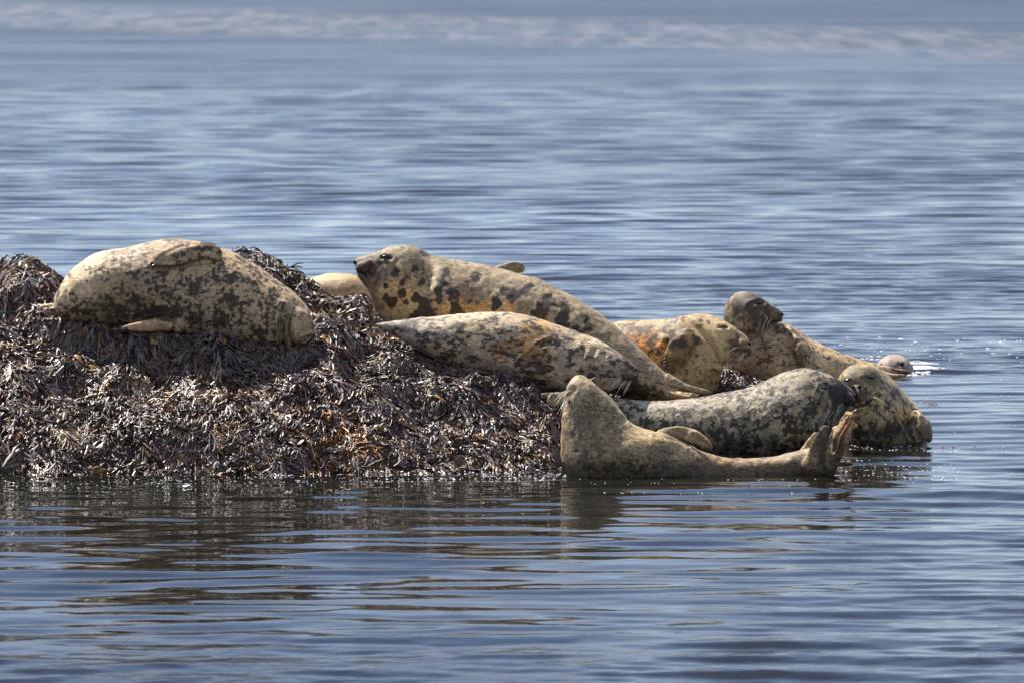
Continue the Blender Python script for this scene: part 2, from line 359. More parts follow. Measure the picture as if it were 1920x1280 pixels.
# A: big one lying on its side at the left
s = Shell(); Y = 1.45
s.loft([(101, 560, 103, 572, Y, 1), (108, 545, 108, 590, Y, 1.3), (135, 505, 140, 603, Y, 1.2), (180, 474, 185, 610, Y, 1.1), (235, 465, 235, 614, Y, 1.05), (290, 451, 285, 620, Y, 1),
        (340, 448, 325, 624, Y, 1), (390, 456, 365, 634, Y, 1), (435, 471, 405, 646, Y, 1), (480, 498, 440, 655, Y-.02, 1), (520, 525, 478, 660, Y-.05, 1), (553, 550, 515, 662, Y-.08, 1),
        (577, 577, 540, 662, Y-.1, 1), (588, 605, 556, 661, Y-.1, .95), (592, 628, 572, 657, Y-.1, .8), (590, 641, 582, 652, Y-.1, .7)])
s.cap([(400, 478, 1.22, 20, .5), (360, 478, 1.16, 18, .5), (320, 487, 1.15, 14, .5), (288, 493, 1.16, 9, .5)])
s.cap([(395, 470, 1.24, 17, .5), (340, 472, 1.18, 15, .5), (300, 482, 1.16, 9, .5)])
s.cap([(350, 612, 1.28, 14, .8), (310, 608, 1.1, 13, .7), (265, 612, 1.02, 10, .7), (230, 615, 1.0, 5, .7)])
s.cap([(130, 585, 1.5, 14), (100, 577, 1.5, 9), (78, 577, 1.5, 6)]); s.cap([(130, 590, 1.4, 12), (105, 583, 1.4, 7), (84, 582, 1.38, 5)])
s.ell(560, 612, 1.24, 27, 38, 26, -20)
seal('big mottled seal asleep on its side on top of the seaweed mound, head lowest', GR, s, Y, (0.58, 0.47, 0.34), (0.040, 0.032, 0.028), 0.40,
     coat=[(170, 520, 75, 60, -35, (.66, .54, .38), .9), (250, 540, 70, 50, 10, (.36, .28, .18), .7), (330, 470, 70, 22, 0, (.30, .23, .13), .7), (470, 560, 110, 70, 35, (.62, .50, .32), .8), (570, 600, 30, 45, -10, (.46, .35, .23), .9), (536, 610, 12, 44, 5, (.26, .20, .12), .7), (573, 606, 17, 26, -10, (.54, .39, .25), .85), (562, 651, 26, 10, 10, (.07, .055, .04), .85), (230, 560, 40, 30, 0, (.36, .28, .12), .6), (280, 611, 60, 14, 0, (.62, .44, .28), .95), (350, 468, 60, 12, -8, (.50, .38, .24), .8)],  # pale top left and lower flipper paint sunlit tones; dark chin paints shade
     den=[(150, 510, 70, 50, -40, -.35), (235, 585, 90, 24, 5, .35), (330, 560, 90, 50, 10, .12), (440, 560, 90, 60, 40, .10), (572, 605, 30, 46, -10, -.22), (280, 611, 60, 13, 0, -.7), (330, 478, 50, 12, -15, -.25), (390, 466, 22, 9, 0, .25), (500, 635, 60, 20, 20, .15), (340, 505, 60, 18, -5, -.1)],
     lines=[([(285, 502), (330, 500), (385, 487)], 3, .7, (.06, .045, .03)), ([(550, 583), (542, 612), (546, 640), (558, 655)], 2.6, .8, (.07, .05, .035)), ([(528, 588), (521, 615), (527, 650)], 2.4, .75, (.07, .05, .035)), ([(511, 585), (505, 615), (512, 650)], 2.2, .6, (.07, .05, .035)), ([(577, 641), (584, 636), (590, 627)], 2.4, .9, (.04, .03, .02)), ([(533, 600), (531, 625), (540, 650)], 2, .8, (.05, .04, .03)), ([(567, 636), (580, 630), (585, 624)], 1.6, .8, (.04, .03, .025))],  # line under the upper flipper paints its shadow; face lines paint fold shade
     creases=[([(530, 575), (523, 605), (530, 645)], 4, 5), ([(517, 580), (511, 610), (518, 648)], 4, 3.5), ([(541, 592), (543, 620), (552, 648)], 3.5, 4), ([(285, 503), (330, 502), (390, 486)], 4, 6), ([(127, 520), (122, 560), (128, 595)], 5, 4), ([(300, 598), (320, 600), (345, 625)], 4, 4), ([(565, 637), (580, 631)], 3, 3)],
     matp=dict(s1=10, s2=34, k1=.85, k2=.9, hair=.3), whisk=[(552, 655, 10, 12, 4, 22, 3, 0)], eyes=[(533, 612, 2, 10, 5)], mouths=[[(562, 640), (572, 637), (583, 628)]], noses=[(588, 630, 2.2, 4, 20)], claws=[(290, 497, 283, 500, 1.5), (296, 484, 289, 486, 1.3), (92, 577, 80, 574, 1.5)])

# B: pale back behind the seaweed ridge
s = Shell(); Y = 3.5
s.loft([(562, 535, 562, 548, Y, 1), (585, 521, 582, 575, Y, 1.2), (620, 513, 615, 590, Y, 1.2), (660, 514, 655, 600, Y, 1.2), (695, 530, 690, 605, Y, 1.1), (725, 560, 722, 605, Y, 1), (740, 585, 738, 598, Y, 1)])
seal('plain pale cream seal back showing over the seaweed ridge beside the raised chin', GR, s, Y, (0.52, 0.42, 0.27), (0.12, 0.10, 0.07), .12, coat=[(660, 535, 60, 14, 0, (.30, .24, .15), .7)], matp=dict(s1=8, s2=30, k1=.5, k2=.4))

# C: long spotted one with its head raised to the left
s = Shell(); Y = 2.65
s.loft([(664, 487, 666, 500, Y-.1, .9), (675, 482, 671, 516, Y-.1, .8), (700, 473, 683, 534, Y-.1, .85), (735, 462, 697, 558, Y-.08, .9), (778, 463, 704, 590, Y-.05, .9), (815, 480, 718, 622, Y, .9), (862, 490, 765, 655, Y, 1),
        (925, 501, 855, 670, Y, 1), (1000, 520, 950, 685, Y-.05, 1), (1060, 547, 1018, 700, Y-.12, 1), (1118, 583, 1078, 716, Y-.2, 1), (1168, 623, 1128, 732, Y-.28, 1), (1212, 665, 1178, 745, Y-.35, 1), (1248, 699, 1225, 750, Y-.4, 1), (1282, 721, 1275, 751, Y-.42, 1), (1300, 730, 1296, 748, Y-.42, 1)])
s.cap([(915, 525, 2.75, 16, .7), (945, 508, 2.82, 14, .6), (966, 502, 2.85, 13, .55), (976, 503, 2.86, 11, .5)])
s.cap([(1250, 715, 2.22, 16), (1290, 728, 2.16, 9, .6), (1330, 735, 2.12, 4.5, .6)]); s.cap([(1240, 735, 2.2, 14), (1280, 742, 2.1, 8, .6), (1308, 742, 2.08, 5, .6)])
s.ell(683, 500, 2.45, 16, 13, 14, -35)
seal('longest seal, black blotches on its yellowish chest, head lifted to the left', GR, s, Y, (0.31, 0.265, 0.19), DK, .10,
     coat=[(760, 570, 75, 60, -60, (.66, .50, .27), .95), (870, 580, 130, 24, 5, (.62, .38, .14), .85), (692, 505, 34, 24, -30, (.045, .034, .026), .92), (745, 478, 40, 12, 10, (.16, .135, .09), .8), (780, 480, 50, 18, 15, (.24, .21, .14), .8), (1260, 735, 60, 14, 10, (.45, .36, .24), .8)],
     den=[(672, 498, 14, 16, 0, .25)]+[(x, y, r*.98, r*1.2, a, .85) for x, y, r, a in ((735, 565, 9, 10), (754, 547, 10, 20), (723, 558, 6, 0), (790, 530, 11, 30), (776, 505, 9, 0), (797, 565, 14, 0), (780, 560, 10, 0), (824, 565, 10, 0), (762, 520, 7, 0), (755, 530, 7, 0), (803, 532, 6, 0), (722, 537, 5, 0), (822, 545, 7, 0), (762, 568, 6, 0), (848, 552, 12, 0), (856, 582, 12, 80), (828, 530, 12, 0), (838, 507, 8, 80), (740, 510, 9, 0), (880, 565, 8, 0), (930, 570, 11, 0), (962, 555, 10, 60), (950, 545, 14, 80), (985, 545, 10, 80), (800, 585, 20, 70), (770, 598, 10, 80), (1010, 590, 14, 0), (1030, 565, 11, 0), (1055, 600, 12, 0), (1085, 625, 13, 40), (1060, 575, 9, 0), (1110, 650, 12, 0), (1100, 610, 8, 0), (890, 520, 9, 70))]+[(1150, 712, 85, 32, 30, .62), (1215, 735, 50, 14, 20, .4), (1140, 690, 40, 20, 40, .3), (1050, 590, 80, 22, 35, .18)],
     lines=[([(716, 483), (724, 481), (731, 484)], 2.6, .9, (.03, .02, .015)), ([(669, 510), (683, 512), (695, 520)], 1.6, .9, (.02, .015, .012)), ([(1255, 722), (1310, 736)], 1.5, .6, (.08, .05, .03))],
     creases=[([(716, 484), (724, 481), (733, 485)], 3, 3), ([(668, 511), (684, 513), (696, 522)], 3, 3), ([(800, 478), (812, 500), (806, 530)], 8, 3), ([(1230, 720), (1290, 738)], 4, 4)],
     matp=dict(s1=12, s2=36, k1=.6, k2=.55, hair=.36), eyes=[(723, 482, 6, 3.6, -10)], mouths=[[(669, 511), (682, 513), (694, 520)]], noses=[(665, 492, 2.8, 4, 10)], whisk=[(686, 514, 8, 9, 14, 20, 3, 0)], rough=.007)

# D: mottled one lying in front of C
s = Shell(); Y = 1.75
s.loft([(703, 607, 705, 612, Y, 1), (742, 600, 742, 632, Y, 1.3), (800, 595, 793, 662, Y, 1.25), (862, 588, 848, 688, Y, 1.1), (922, 584, 903, 706, Y, 1), (980, 590, 958, 720, Y, 1), (1035, 606, 1008, 730, Y, 1), (1083, 622, 1058, 734, Y-.03, 1),
        (1120, 636, 1100, 735, Y-.08, 1), (1150, 654, 1130, 735, Y-.12, 1), (1173, 671, 1153, 729, Y-.14, .95), (1187, 684, 1175, 717, Y-.15, .9), (1195, 694, 1190, 706, Y-.15, .8)])
s.cap([(1045, 655, 1.58, 18, .5), (1015, 668, 1.52, 20, .35), (990, 678, 1.54, 13, .35), (970, 684, 1.56, 6, .4)]); s.cap([(1040, 680, 1.56, 16, .5), (1010, 690, 1.52, 12, .4), (985, 690, 1.54, 8, .4)])
s.ell(1168, 700, 1.56, 20, 17, 18, 35)
seal('white and grey mottled seal dozing directly in front of the longest seal', GR, s, Y, (0.54, 0.47, 0.38), (0.045, 0.036, 0.032), .40,
     coat=[(760, 620, 60, 30, 10, (.42, .40, .40), .9), (985, 640, 60, 34, -20, (.66, .42, .18), .9), (900, 615, 50, 24, 0, (.64, .53, .34), .8), (1010, 680, 45, 24, -20, (.30, .21, .12), .8), (1172, 695, 26, 26, 30, (.07, .05, .038), .9), (1100, 660, 36, 50, 20, (.42, .36, .24), .8), (1155, 690, 4, 30, 5, (.40, .38, .42), .8)],
     den=[(1035, 632, 34, 20, 20, .35), (930, 648, 26, 14, 0, .2), (860, 650, 60, 18, 10, .12), (930, 600, 60, 10, 8, -.15), (1020, 685, 30, 14, 0, .12), (1180, 700, 20, 20, 0, .05), (1040, 612, 80, 8, 20, -.2)],
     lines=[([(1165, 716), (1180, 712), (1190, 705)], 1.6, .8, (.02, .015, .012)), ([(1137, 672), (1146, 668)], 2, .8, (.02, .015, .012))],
     creases=[([(1030, 640), (1000, 656), (968, 684)], 4, 6), ([(1095, 655), (1085, 680), (1092, 715)], 6, 2.4), ([(1114, 658), (1105, 685), (1112, 718)], 6, 2.2), ([(1132, 665), (1125, 690), (1131, 722)], 5, 2), ([(1060, 668), (1050, 690), (1062, 715)], 6, 2.4), ([(1165, 716), (1188, 706)], 3, 3)],
     matp=dict(s1=12, s2=30, k1=.95, k2=.7, hair=.25, stretch=(.8, 1, 1.3)), mouths=[[(1166, 716), (1180, 712), (1190, 705)]], noses=[(1192, 693, 2, 4, 30)], whisk=[(1165, 712, 10, 12, -14, 14, 5, 1), (1178, 715, 7, 8, -10, 16, 3, 1)], claws=[(974, 682, 965, 687, 1.5)])

# G: orange-flanked one
s = Shell(); Y = 2.9
s.loft([(1407, 643, 1406, 653, Y-.1, 1), (1401, 633, 1394, 663, Y-.1, 1), (1387, 621, 1376, 671, Y-.1, .95), (1368, 607, 1358, 682, Y-.1, .95), (1343, 594, 1350, 708, Y-.05, .95), (1315, 588, 1340, 738, Y, .9), (1283, 592, 1318, 760, Y, .9),
        (1250, 599, 1275, 765, Y, .95), (1205, 600, 1215, 760, Y+.05, 1), (1160, 602, 1160, 745, Y+.1, 1), (1125, 615, 1125, 710, Y+.15, 1), (1105, 640, 1105, 680, Y+.2, 1)])
s.cap([(1288, 630, 2.62, 16, .5), (1272, 655, 2.58, 22, .35), (1262, 678, 2.60, 20, .35), (1256, 696, 2.62, 11, .35)])
s.ell(1392, 648, 2.72, 14, 13, 15, 35)
seal("orange-flanked spotted seal with yellowish head, beyond the longest seal's tail", GR, s, Y, (0.48, 0.38, 0.22), (0.055, 0.040, 0.026), .30,
     coat=[(1220, 645, 50, 34, 35, (.70, .31, .06), .98), (1250, 612, 90, 12, 3, (.28, .25, .18), .8), (1340, 620, 40, 34, 25, (.50, .40, .23), .75), (1285, 670, 34, 44, 0, (.26, .19, .12), .7), (1320, 690, 34, 44, 0, (.42, .35, .20), .9), (1385, 648, 24, 20, 20, (.11, .080, .05), .85), (1262, 668, 22, 34, 10, (.21, .16, .10), .95)],
     den=[(1205, 625, 62, 14, 15, .42), (1228, 655, 8, 20, -30, .5), (1258, 628, 34, 10, 30, .3), (1290, 640, 20, 24, 30, .12), (1340, 612, 26, 18, 20, -.35), (1316, 612, 5, 4, 0, .7), (1329, 603, 4, 4, 0, .7), (1340, 645, 20, 30, 40, -.3), (1320, 700, 40, 40, 0, .02), (1390, 645, 20, 20, 0, .05), (1215, 655, 30, 24, 30, -.15)],
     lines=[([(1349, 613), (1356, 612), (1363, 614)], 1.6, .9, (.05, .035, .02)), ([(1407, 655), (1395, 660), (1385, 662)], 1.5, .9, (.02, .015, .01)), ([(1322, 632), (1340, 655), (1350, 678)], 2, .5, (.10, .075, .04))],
     creases=[([(1285, 600), (1312, 620), (1338, 652), (1350, 682)], 5, 6), ([(1285, 636), (1290, 665), (1272, 702)], 4, 6), ([(1250, 640), (1241, 665), (1247, 692)], 4, 4), ([(1349, 613), (1363, 615)], 3, 2.5), ([(1406, 656), (1386, 663)], 3, 3)]+[([(1243, 668+i*6), (1258, 666+i*6)], 2, 3) for i in range(4)],
     matp=dict(s1=13, s2=34, k1=.7, k2=.6, hair=.2), eyes=[(1356, 613, 7, 1.7, 3)], mouths=[[(1405, 656), (1396, 660), (1384, 662)]], noses=[(1405, 644, 2.6, 4.5, -20)], whisk=[(1380, 656, 8, 9, -22, 12, 4, 1), (1390, 662, 6, 7, -6, 16, 2, 1)], claws=[(1252, 668+i*6, 1244, 666+i*6, 1.5) for i in range(5)])

# H: dark head raised, body running back to the right
s = Shell(); Y = 3.6
s.loft([(1467, 584, 1468, 600, Y-.1, .9), (1457, 576, 1459, 607, Y-.1, .9), (1438, 564, 1444, 617, Y-.1, .9), (1412, 550, 1428, 635, Y-.08, .9), (1385, 549, 1424, 655, Y-.05, .85), (1364, 565, 1425, 675, Y, .8), (1356, 592, 1430, 690, Y, .8), (1362, 630, 1440, 705, Y, .8), (1385, 680, 1450, 715, Y, .8)])
s.loft([(1352, 640, 1356, 680, Y, 1), (1380, 622, 1376, 725, Y, 1.1), (1430, 606, 1425, 750, Y, 1), (1478, 608, 1470, 755, Y, 1), (1512, 630, 1508, 752, Y, 1), (1555, 652, 1548, 745, Y, 1), (1605, 671, 1598, 735, Y, 1), (1648, 684, 1643, 716, Y, 1), (1680, 692, 1678, 706, Y, 1)])
s.cap([(1484, 634, 3.44, 12, .7), (1500, 650, 3.32, 14, .6), (1511, 675, 3.3, 13, .6), (1520, 700, 3.32, 9, .6)])
s.cap([(1630, 695, 3.6, 16), (1670, 696, 3.58, 8, .7), (1702, 698, 3.56, 5, .7)]); s.cap([(1640, 700, 3.5, 12), (1672, 705, 3.45, 6, .7), (1696, 704, 3.42, 4, .7)])
seal('seal with dark brown head raised over its cream speckled body', GR, s, Y, (0.48, 0.38, 0.25), (0.06, 0.045, 0.034), .32,
     coat=[(1408, 574, 62, 44, 20, (.065, .050, .038), .92), (1372, 600, 16, 40, 10, (.17, .15, .12), .8), (1460, 590, 14, 18, 0, (.24, .18, .10), .8), (1395, 630, 36, 26, 0, (.25, .225, .18), .8), (1570, 680, 90, 26, 20, (.64, .51, .34), .9), (1450, 660, 26, 30, 0, (.38, .32, .17), .8), (1500, 655, 22, 34, -25, (.20, .165, .12), .8), (1412, 690, 50, 20, 10, (.34, .26, .20), .8)],
     den=[(1415, 580, 40, 22, 20, .22), (1378, 575, 16, 14, 0, .15), (1385, 615, 26, 18, 0, .1), (1560, 680, 80, 26, 20, -.22), (1445, 650, 50, 34, 0, .1), (1690, 703, 14, 6, 0, .3)],
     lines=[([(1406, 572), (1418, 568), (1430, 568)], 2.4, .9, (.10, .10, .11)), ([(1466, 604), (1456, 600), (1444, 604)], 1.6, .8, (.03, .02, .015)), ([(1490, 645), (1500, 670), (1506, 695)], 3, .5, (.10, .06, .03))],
     creases=[([(1404, 574), (1418, 567), (1431, 569)], 3, 3), ([(1470, 618), (1485, 640), (1496, 670), (1502, 695)], 4.5, 6), ([(1466, 604), (1444, 606)], 3, 2.5), ([(1400, 650), (1430, 640), (1455, 622)], 5, 3)],
     matp=dict(s1=14, s2=36, k1=.75, k2=.7, hair=.25), noses=[(1467, 590, 2.4, 3.6, -10)], eyes=[(1423, 568, 8, 2.2, 3)], mouths=[[(1466, 603), (1456, 601), (1444, 606)]], whisk=[(1440, 600, 8, 10, -12, 18, 3, 1)])

# I: round face towards the camera
s = Shell(); Y = 2.15
s.ell(1614, 722, Y-.12, 45, 41, 42); s.ell(1607, 742, Y-.26, 22, 20, 22)
s.loft([(1590, 688, 1578, 770, Y-.05, 1.0), (1622, 682, 1570, 830, Y, 1.0), (1655, 694, 1575, 880, Y, 1.0), (1688, 726, 1600, 905, Y+.03, 1.0), (1716, 757, 1640, 910, Y+.08, 1.0), (1734, 787, 1680, 905, Y+.1, 1), (1742, 815, 1705, 890, Y+.12, 1), (1742, 840, 1720, 870, Y+.12, 1)])
s.cap([(1718, 780, 1.95, 14, .7), (1730, 795, 1.86, 16, .6), (1738, 812, 1.83, 12, .6), (1742, 823, 1.83, 7, .6)])
seal("seal facing the camera with round face and eyes shut, touched by a neighbour's snout", GR, s, Y, (0.54, 0.44, 0.25), (0.040, 0.032, 0.024), .34,
     coat=[(1618, 705, 50, 28, 0, (.17, .15, .10), .95), (1608, 740, 26, 22, 0, (.085, .060, .045), .9), (1668, 740, 30, 24, 40, (.26, .24, .165), .7), (1625, 785, 60, 20, 30, (.42, .35, .19), .8), (1735, 800, 18, 26, 0, (.40, .33, .25), .9)],
     den=[(1614, 705, 46, 26, 0, -.45), (1640, 815, 70, 22, 0, .30), (1690, 790, 40, 26, 30, .05), (1735, 800, 18, 30, 0, -.5), (1650, 760, 22, 20, 0, .1)],
     lines=[([(1581, 715), (1590, 710), (1599, 712)], 2, .95, (.04, .03, .02)), ([(1622, 703), (1631, 708), (1641, 706)], 2, .95, (.04, .03, .02)), ([(1590, 757), (1605, 762), (1625, 757), (1638, 745)], 1.8, .8, (.05, .035, .025)), ([(1604, 730), (1606, 748), (1600, 757)], 1.8, .8, (.03, .02, .02))],
     creases=[([(1588, 757), (1605, 763), (1626, 758), (1640, 744)], 3.5, 4), ([(1590, 768), (1612, 773), (1636, 764), (1648, 745)], 4, 4), ([(1716, 775), (1717, 800), (1725, 825)], 4, 5), ([(1604, 730), (1606, 750)], 3, 3)],
     matp=dict(s1=12, s2=32, k1=.75, k2=.7, hair=.2), eyes=[(1590, 712, 7.5, 2.0, -22), (1632, 707, 8, 2.0, 10)], noses=[(1599, 725, 4, 3.4, -25), (1611, 725, 4, 3.4, 25)], mouths=[[(1606, 736), (1606, 748)], [(1590, 752), (1598, 758), (1606, 750), (1618, 760), (1634, 748)]], whisk=[(1632, 744, 3, 3, 30, 8, 5, 1)], rest=False, wetline=.2)

# E: long grey one behind the front seal, snout at the right
s = Shell(); Y = 1.5
s.loft([(1056, 737, 1056, 768, Y, 1), (1112, 738, 1104, 802, Y, 1), (1195, 750, 1185, 850, Y, 1), (1270, 749, 1262, 875, Y, 1), (1350, 737, 1346, 890, Y, 1), (1418, 722, 1420, 896, Y, 1), (1462, 701, 1474, 892, Y, 1), (1500, 690, 1522, 868, Y-.03, 1), (1538, 694, 1549, 832, Y-.06, .95),
        (1564, 706, 1566, 800, Y-.08, .9), (1584, 719, 1582, 775, Y-.08, .85), (1598, 731, 1596, 759, Y-.08, .8), (1604, 740, 1603, 750, Y-.08, .8)])
s.cap([(1085, 754, 1.4, 20), (1055, 752, 1.05, 18, .6), (1036, 750, .92, 15, .6)]); s.cap([(1060, 745, 1.15, 12), (1034, 742, 1.0, 8, .6), (1018, 741, .95, 5, .6)])
s.ell(1584, 745, 1.38, 18, 14, 18, 25)
seal("long dark mottled seal lying in the water, snout against another seal's face", GR, s, Y, (0.36, 0.33, 0.25), (0.020, 0.016, 0.014), .54,
     coat=[(1250, 760, 120, 18, 0, (.38, .36, .33), .8), (1400, 730, 60, 14, -10, (.34, .31, .24), .8), (1490, 710, 50, 24, 10, (.24, .22, .165), .9), (1572, 740, 42, 34, 30, (.026, .019, .018), .95), (1495, 790, 16, 40, -10, (.42, .33, .17), .9), (1500, 820, 34, 16, 0, (.42, .33, .17), .7), (1395, 810, 26, 26, 0, (.32, .29, .21), .7), (1545, 770, 14, 30, 0, (.30, .22, .15), .6), (1035, 750, 30, 16, 0, (.33, .27, .17), .9)],
     den=[(1490, 708, 46, 16, 5, -.28), (1250, 755, 150, 10, 0, -.3), (1560, 735, 30, 26, 30, -.1), (1360, 800, 70, 30, 0, .08), (1035, 750, 30, 16, 0, -.2)],
     lines=[([(1540, 727), (1546, 724), (1553, 727)], 2.2, .9, (.12, .115, .12)), ([(1600, 757), (1585, 758), (1572, 766)], 1.6, .8, (.015, .01, .01))],
     creases=[([(1538, 729), (1546, 723), (1555, 728)], 3, 3), ([(1600, 757), (1585, 759), (1572, 768)], 3, 3), ([(1455, 706), (1450, 740)], 9, 3), ([(1535, 735), (1530, 752), (1538, 765)], 3, 2)],
     matp=dict(s1=15, s2=34, k1=.95, k2=.8, hair=.25), eyes=[(1547, 727, 5, 3, -10)], mouths=[[(1600, 757), (1586, 759), (1573, 767)]], noses=[(1603, 742, 2.2, 4, 10)], whisk=[(1578, 762, 9, 12, -18, 26, 3, 1), (1560, 768, 8, 9, -12, 24, 3, 1)], wetline=.17)

# F: nearest one, bent like a banana
s = Shell(); Y = 0.1
s.loft([(1080, 704, 1090, 703, Y, 1), (1069, 713, 1103, 710, Y, .9), (1061, 733, 1124, 727, Y, .85), (1056, 760, 1151, 752, Y, .85), (1053, 795, 1178, 786, Y, .9), (1052, 835, 1205, 803, Y, .9), (1056, 872, 1232, 811, Y, .9), (1090, 915, 1256, 816, Y, .85), (1170, 935, 1286, 831, Y, .85), (1255, 930, 1318, 845, Y, .9),
        (1330, 925, 1355, 855, Y, 1), (1400, 918, 1400, 858, Y, 1), (1455, 912, 1450, 855, Y, 1), (1505, 908, 1492, 845, Y, 1), (1540, 902, 1520, 838, Y, .9), (1560, 895, 1540, 845, Y, .8)], ex=2.1)
s.loft([(1222, 815, 1236, 836, .16, .6), (1246, 801, 1258, 825, .16, .5), (1274, 797, 1277, 825, .14, .4), (1301, 803, 1293, 829, .10, .4), (1320, 814, 1311, 836, .06, .4), (1333, 827, 1324, 843, .03, .4), (1337, 838, 1331, 846, .02, .4)], k=4, m=20)
s.cap([(1500, 862, .12, 12), (1512, 840, .2, 9, .6), (1526, 818, .22, 6, .6), (1533, 812, .22, 4, .6)])
s.cap([(1530, 875, -.02, 28, .7), (1536, 845, -.06, 19, .5), (1542, 820, -.09, 15, .4), (1547, 804, -.10, 10, .4)])
s.fan((1548, 878, .02), [(1602, 775, .0), (1592, 782, .03), (1580, 789, .05), (1567, 800, .06), (1597, 792, -.02), (1588, 815, -.03), (1577, 838, -.03)], 21, 5, w=.5)
s.cap([(1590, 790, 0, 8, .5), (1600, 778, 0, 6.5, .5), (1604, 771, 0, 5, .5)])
seal('plain olive tan seal bent upwards in the water, nose and hind flippers raised', GR, s, Y, (0.34, 0.28, 0.185), (0.105, 0.08, 0.05), .24,
     coat=[(1085, 722, 30, 24, 0, (.62, .51, .35), .9), (1065, 800, 16, 90, 0, (.40, .33, .24), .8), (1115, 780, 46, 46, 0, (.25, .21, .13), .8), (1200, 800, 60, 14, 30, (.52, .42, .25), .8), (1400, 865, 150, 12, 2, (.52, .40, .21), .7), (1290, 815, 50, 16, 20, (.36, .28, .19), .8), (1325, 832, 16, 12, 30, (.40, .28, .17), .9), (1588, 796, 34, 22, -50, (.46, .27, .14), .95), (1575, 850, 20, 40, 0, (.10, .07, .055), .8), (1545, 835, 13, 44, 8, (.085, .075, .06), .95)],  # pale blobs along the left, upper right and back edges paint rim light
     den=[(1110, 790, 60, 60, 0, .18), (1180, 860, 120, 26, 0, .22), (1085, 715, 26, 20, 0, -.3), (1590, 795, 26, 26, 0, -.1)],
     lines=[([(1562, 845), (1570, 815), (1588, 790)], 1.6, .7, (.10, .05, .03)), ([(1570, 850), (1582, 815), (1598, 786)], 1.6, .7, (.10, .05, .03)), ([(1558, 835), (1560, 812), (1572, 800)], 1.6, .7, (.10, .05, .03)), ([(1064, 753), (1068, 747)], 2, .8, (.06, .04, .03))],
     creases=[([(1180, 780), (1150, 795), (1128, 808)], 5, 3), ([(1075, 730), (1064, 745), (1060, 770)], 5, 3), ([(1524, 870), (1530, 840), (1536, 812)], 4, 4), ([(1557, 870), (1556, 840), (1557, 810)], 4, 5), ([(1564, 845), (1572, 815), (1590, 788)], 3, 4), ([(1572, 850), (1584, 815), (1600, 786)], 3, 4), ([(1300, 815), (1318, 826), (1330, 840)], 3, 3), ([(1230, 815), (1265, 822), (1290, 832)], 4, 4)],
     matp=dict(s1=8, s2=46, k1=.35, k2=.7, hair=.36), eyes=[(1067, 752, 2.6, 3.6, 15)], whisk=[(1066, 735, 5, 10, -24, 16, 6, 1), (1063, 750, 4, 6, -14, 20, 4, 1), (1102, 712, 4, 5, 14, -6, -1, 1)], claws=[(1320+i*4, 836+i*1.5, 1324+i*4, 844+i*1.2, 1.4) for i in range(4)]+[(1602, 772, 1607, 767, 1.6), (1590, 781, 1596, 777, 1.4), (1578, 789, 1585, 784, 1.4)], rest=False, wetline=.13, rough=.005)

# J: head in the water further out
s = Shell(); Y = 7.4
s.loft([(1640, 690, 1640, 702, Y, 1), (1650, 676, 1648, 725, Y, 1.1), (1665, 666, 1663, 735, Y, 1), (1682, 664, 1682, 735, Y, 1), (1697, 670, 1697, 725, Y-.05, 1), (1707, 680, 1707, 712, Y-.08, .9), (1712, 688, 1712, 700, Y-.08, .8)])
seal('smooth lilac grey seal head swimming beyond the raised tail, white wash round it', 'grey seals swimming', s, Y, (0.30, 0.27, 0.275), (0.17, 0.15, 0.15), .1,
     den=[], lines=[([(1653, 684), (1656, 688)], 3, .8, (.06, .05, .05))], creases=[([(1686, 683), (1694, 683)], 3, 2)], matp=dict(s1=8, s2=30, k1=.3, k2=.3, hair=.12), eyes=[(1691, 682, 5, 4.2, 10), (1653, 685, 2.6, 4, 0)], rest=False)

# ------------------------------------------------------------------ rock under the seaweed (height field)
GX0, GX1, GY0, GY1, GS = -4.3, 3.0, -0.5, 5.2, 0.025
gx = np.arange(GX0, GX1, GS); gy = np.arange(GY0, GY1, GS)
XX, YY = np.meshgrid(gx, gy, indexing='ij')
def xm(px): return (np.array(px, float)-960)*(D0+1.8)/F
cx = xm([-260, 0, 60, 130, 180, 235, 330, 430, 500, 570, 650, 700, 780, 900, 1000, 1060, 1150, 1300, 1400, 1480, 1560, 1640, 1750])
ridge = np.interp(XX, cx, [1.15, 1.17, 1.13, 1.02, 1.0, 1.20, 1.18, 1.27, 1.20, 1.07, .92, .80, .62, .52, .43, .34, .25, .24, .30, .26, .08, -.15, -.4])
shore = np.interp(XX, xm([-260, 700, 850, 1000, 1045, 1075, 1150, 1400, 1560, 1640]), [0.0, 0.02, .2, .45, .55, 1.3, 1.9, 2.1, 2.5, 2.9])
rY = np.interp(XX, xm([-260, 560, 700, 900, 1050, 1100, 1400, 1640]), [2.7, 2.7, 2.2, 1.9, 1.6, 2.2, 3.0, 3.4])
bY = np.interp(XX, xm([-260, 560, 900, 1400, 1640]), [3.1, 3.2, 3.6, 4.2, 3.8])
t_ = (YY-shore)/(rY-shore)
prof = np.where(t_ < 0, t_*1.2, np.sin(np.clip(t_, 0, 1)*math.pi/2)**0.85)
H = ridge*prof*(1-sm(0, 1.2, YY-bY)*1.6)
shore = shore
g3 = np.stack([XX.ravel(), YY.ravel(), np.zeros(XX.size)], 1)
def gn(s, k): return (vnoise(g3, s, k)-.5).reshape(XX.shape)
hum = gn(2.0, 3)*.22+gn(4.0, 4)*.24+np.abs(gn(7, 5))*-.22+gn(15, 6)*.045
H = H+gn(3.1, 15)*.22*np.exp(-(t_/.18)**2)+hum*sm(-.1, .5, t_)*(0.35+.65*sm(.05, .5, ridge))
H = np.where(ridge < 0, np.minimum(H, -.05), H)
low = np.full(H.shape, np.nan)
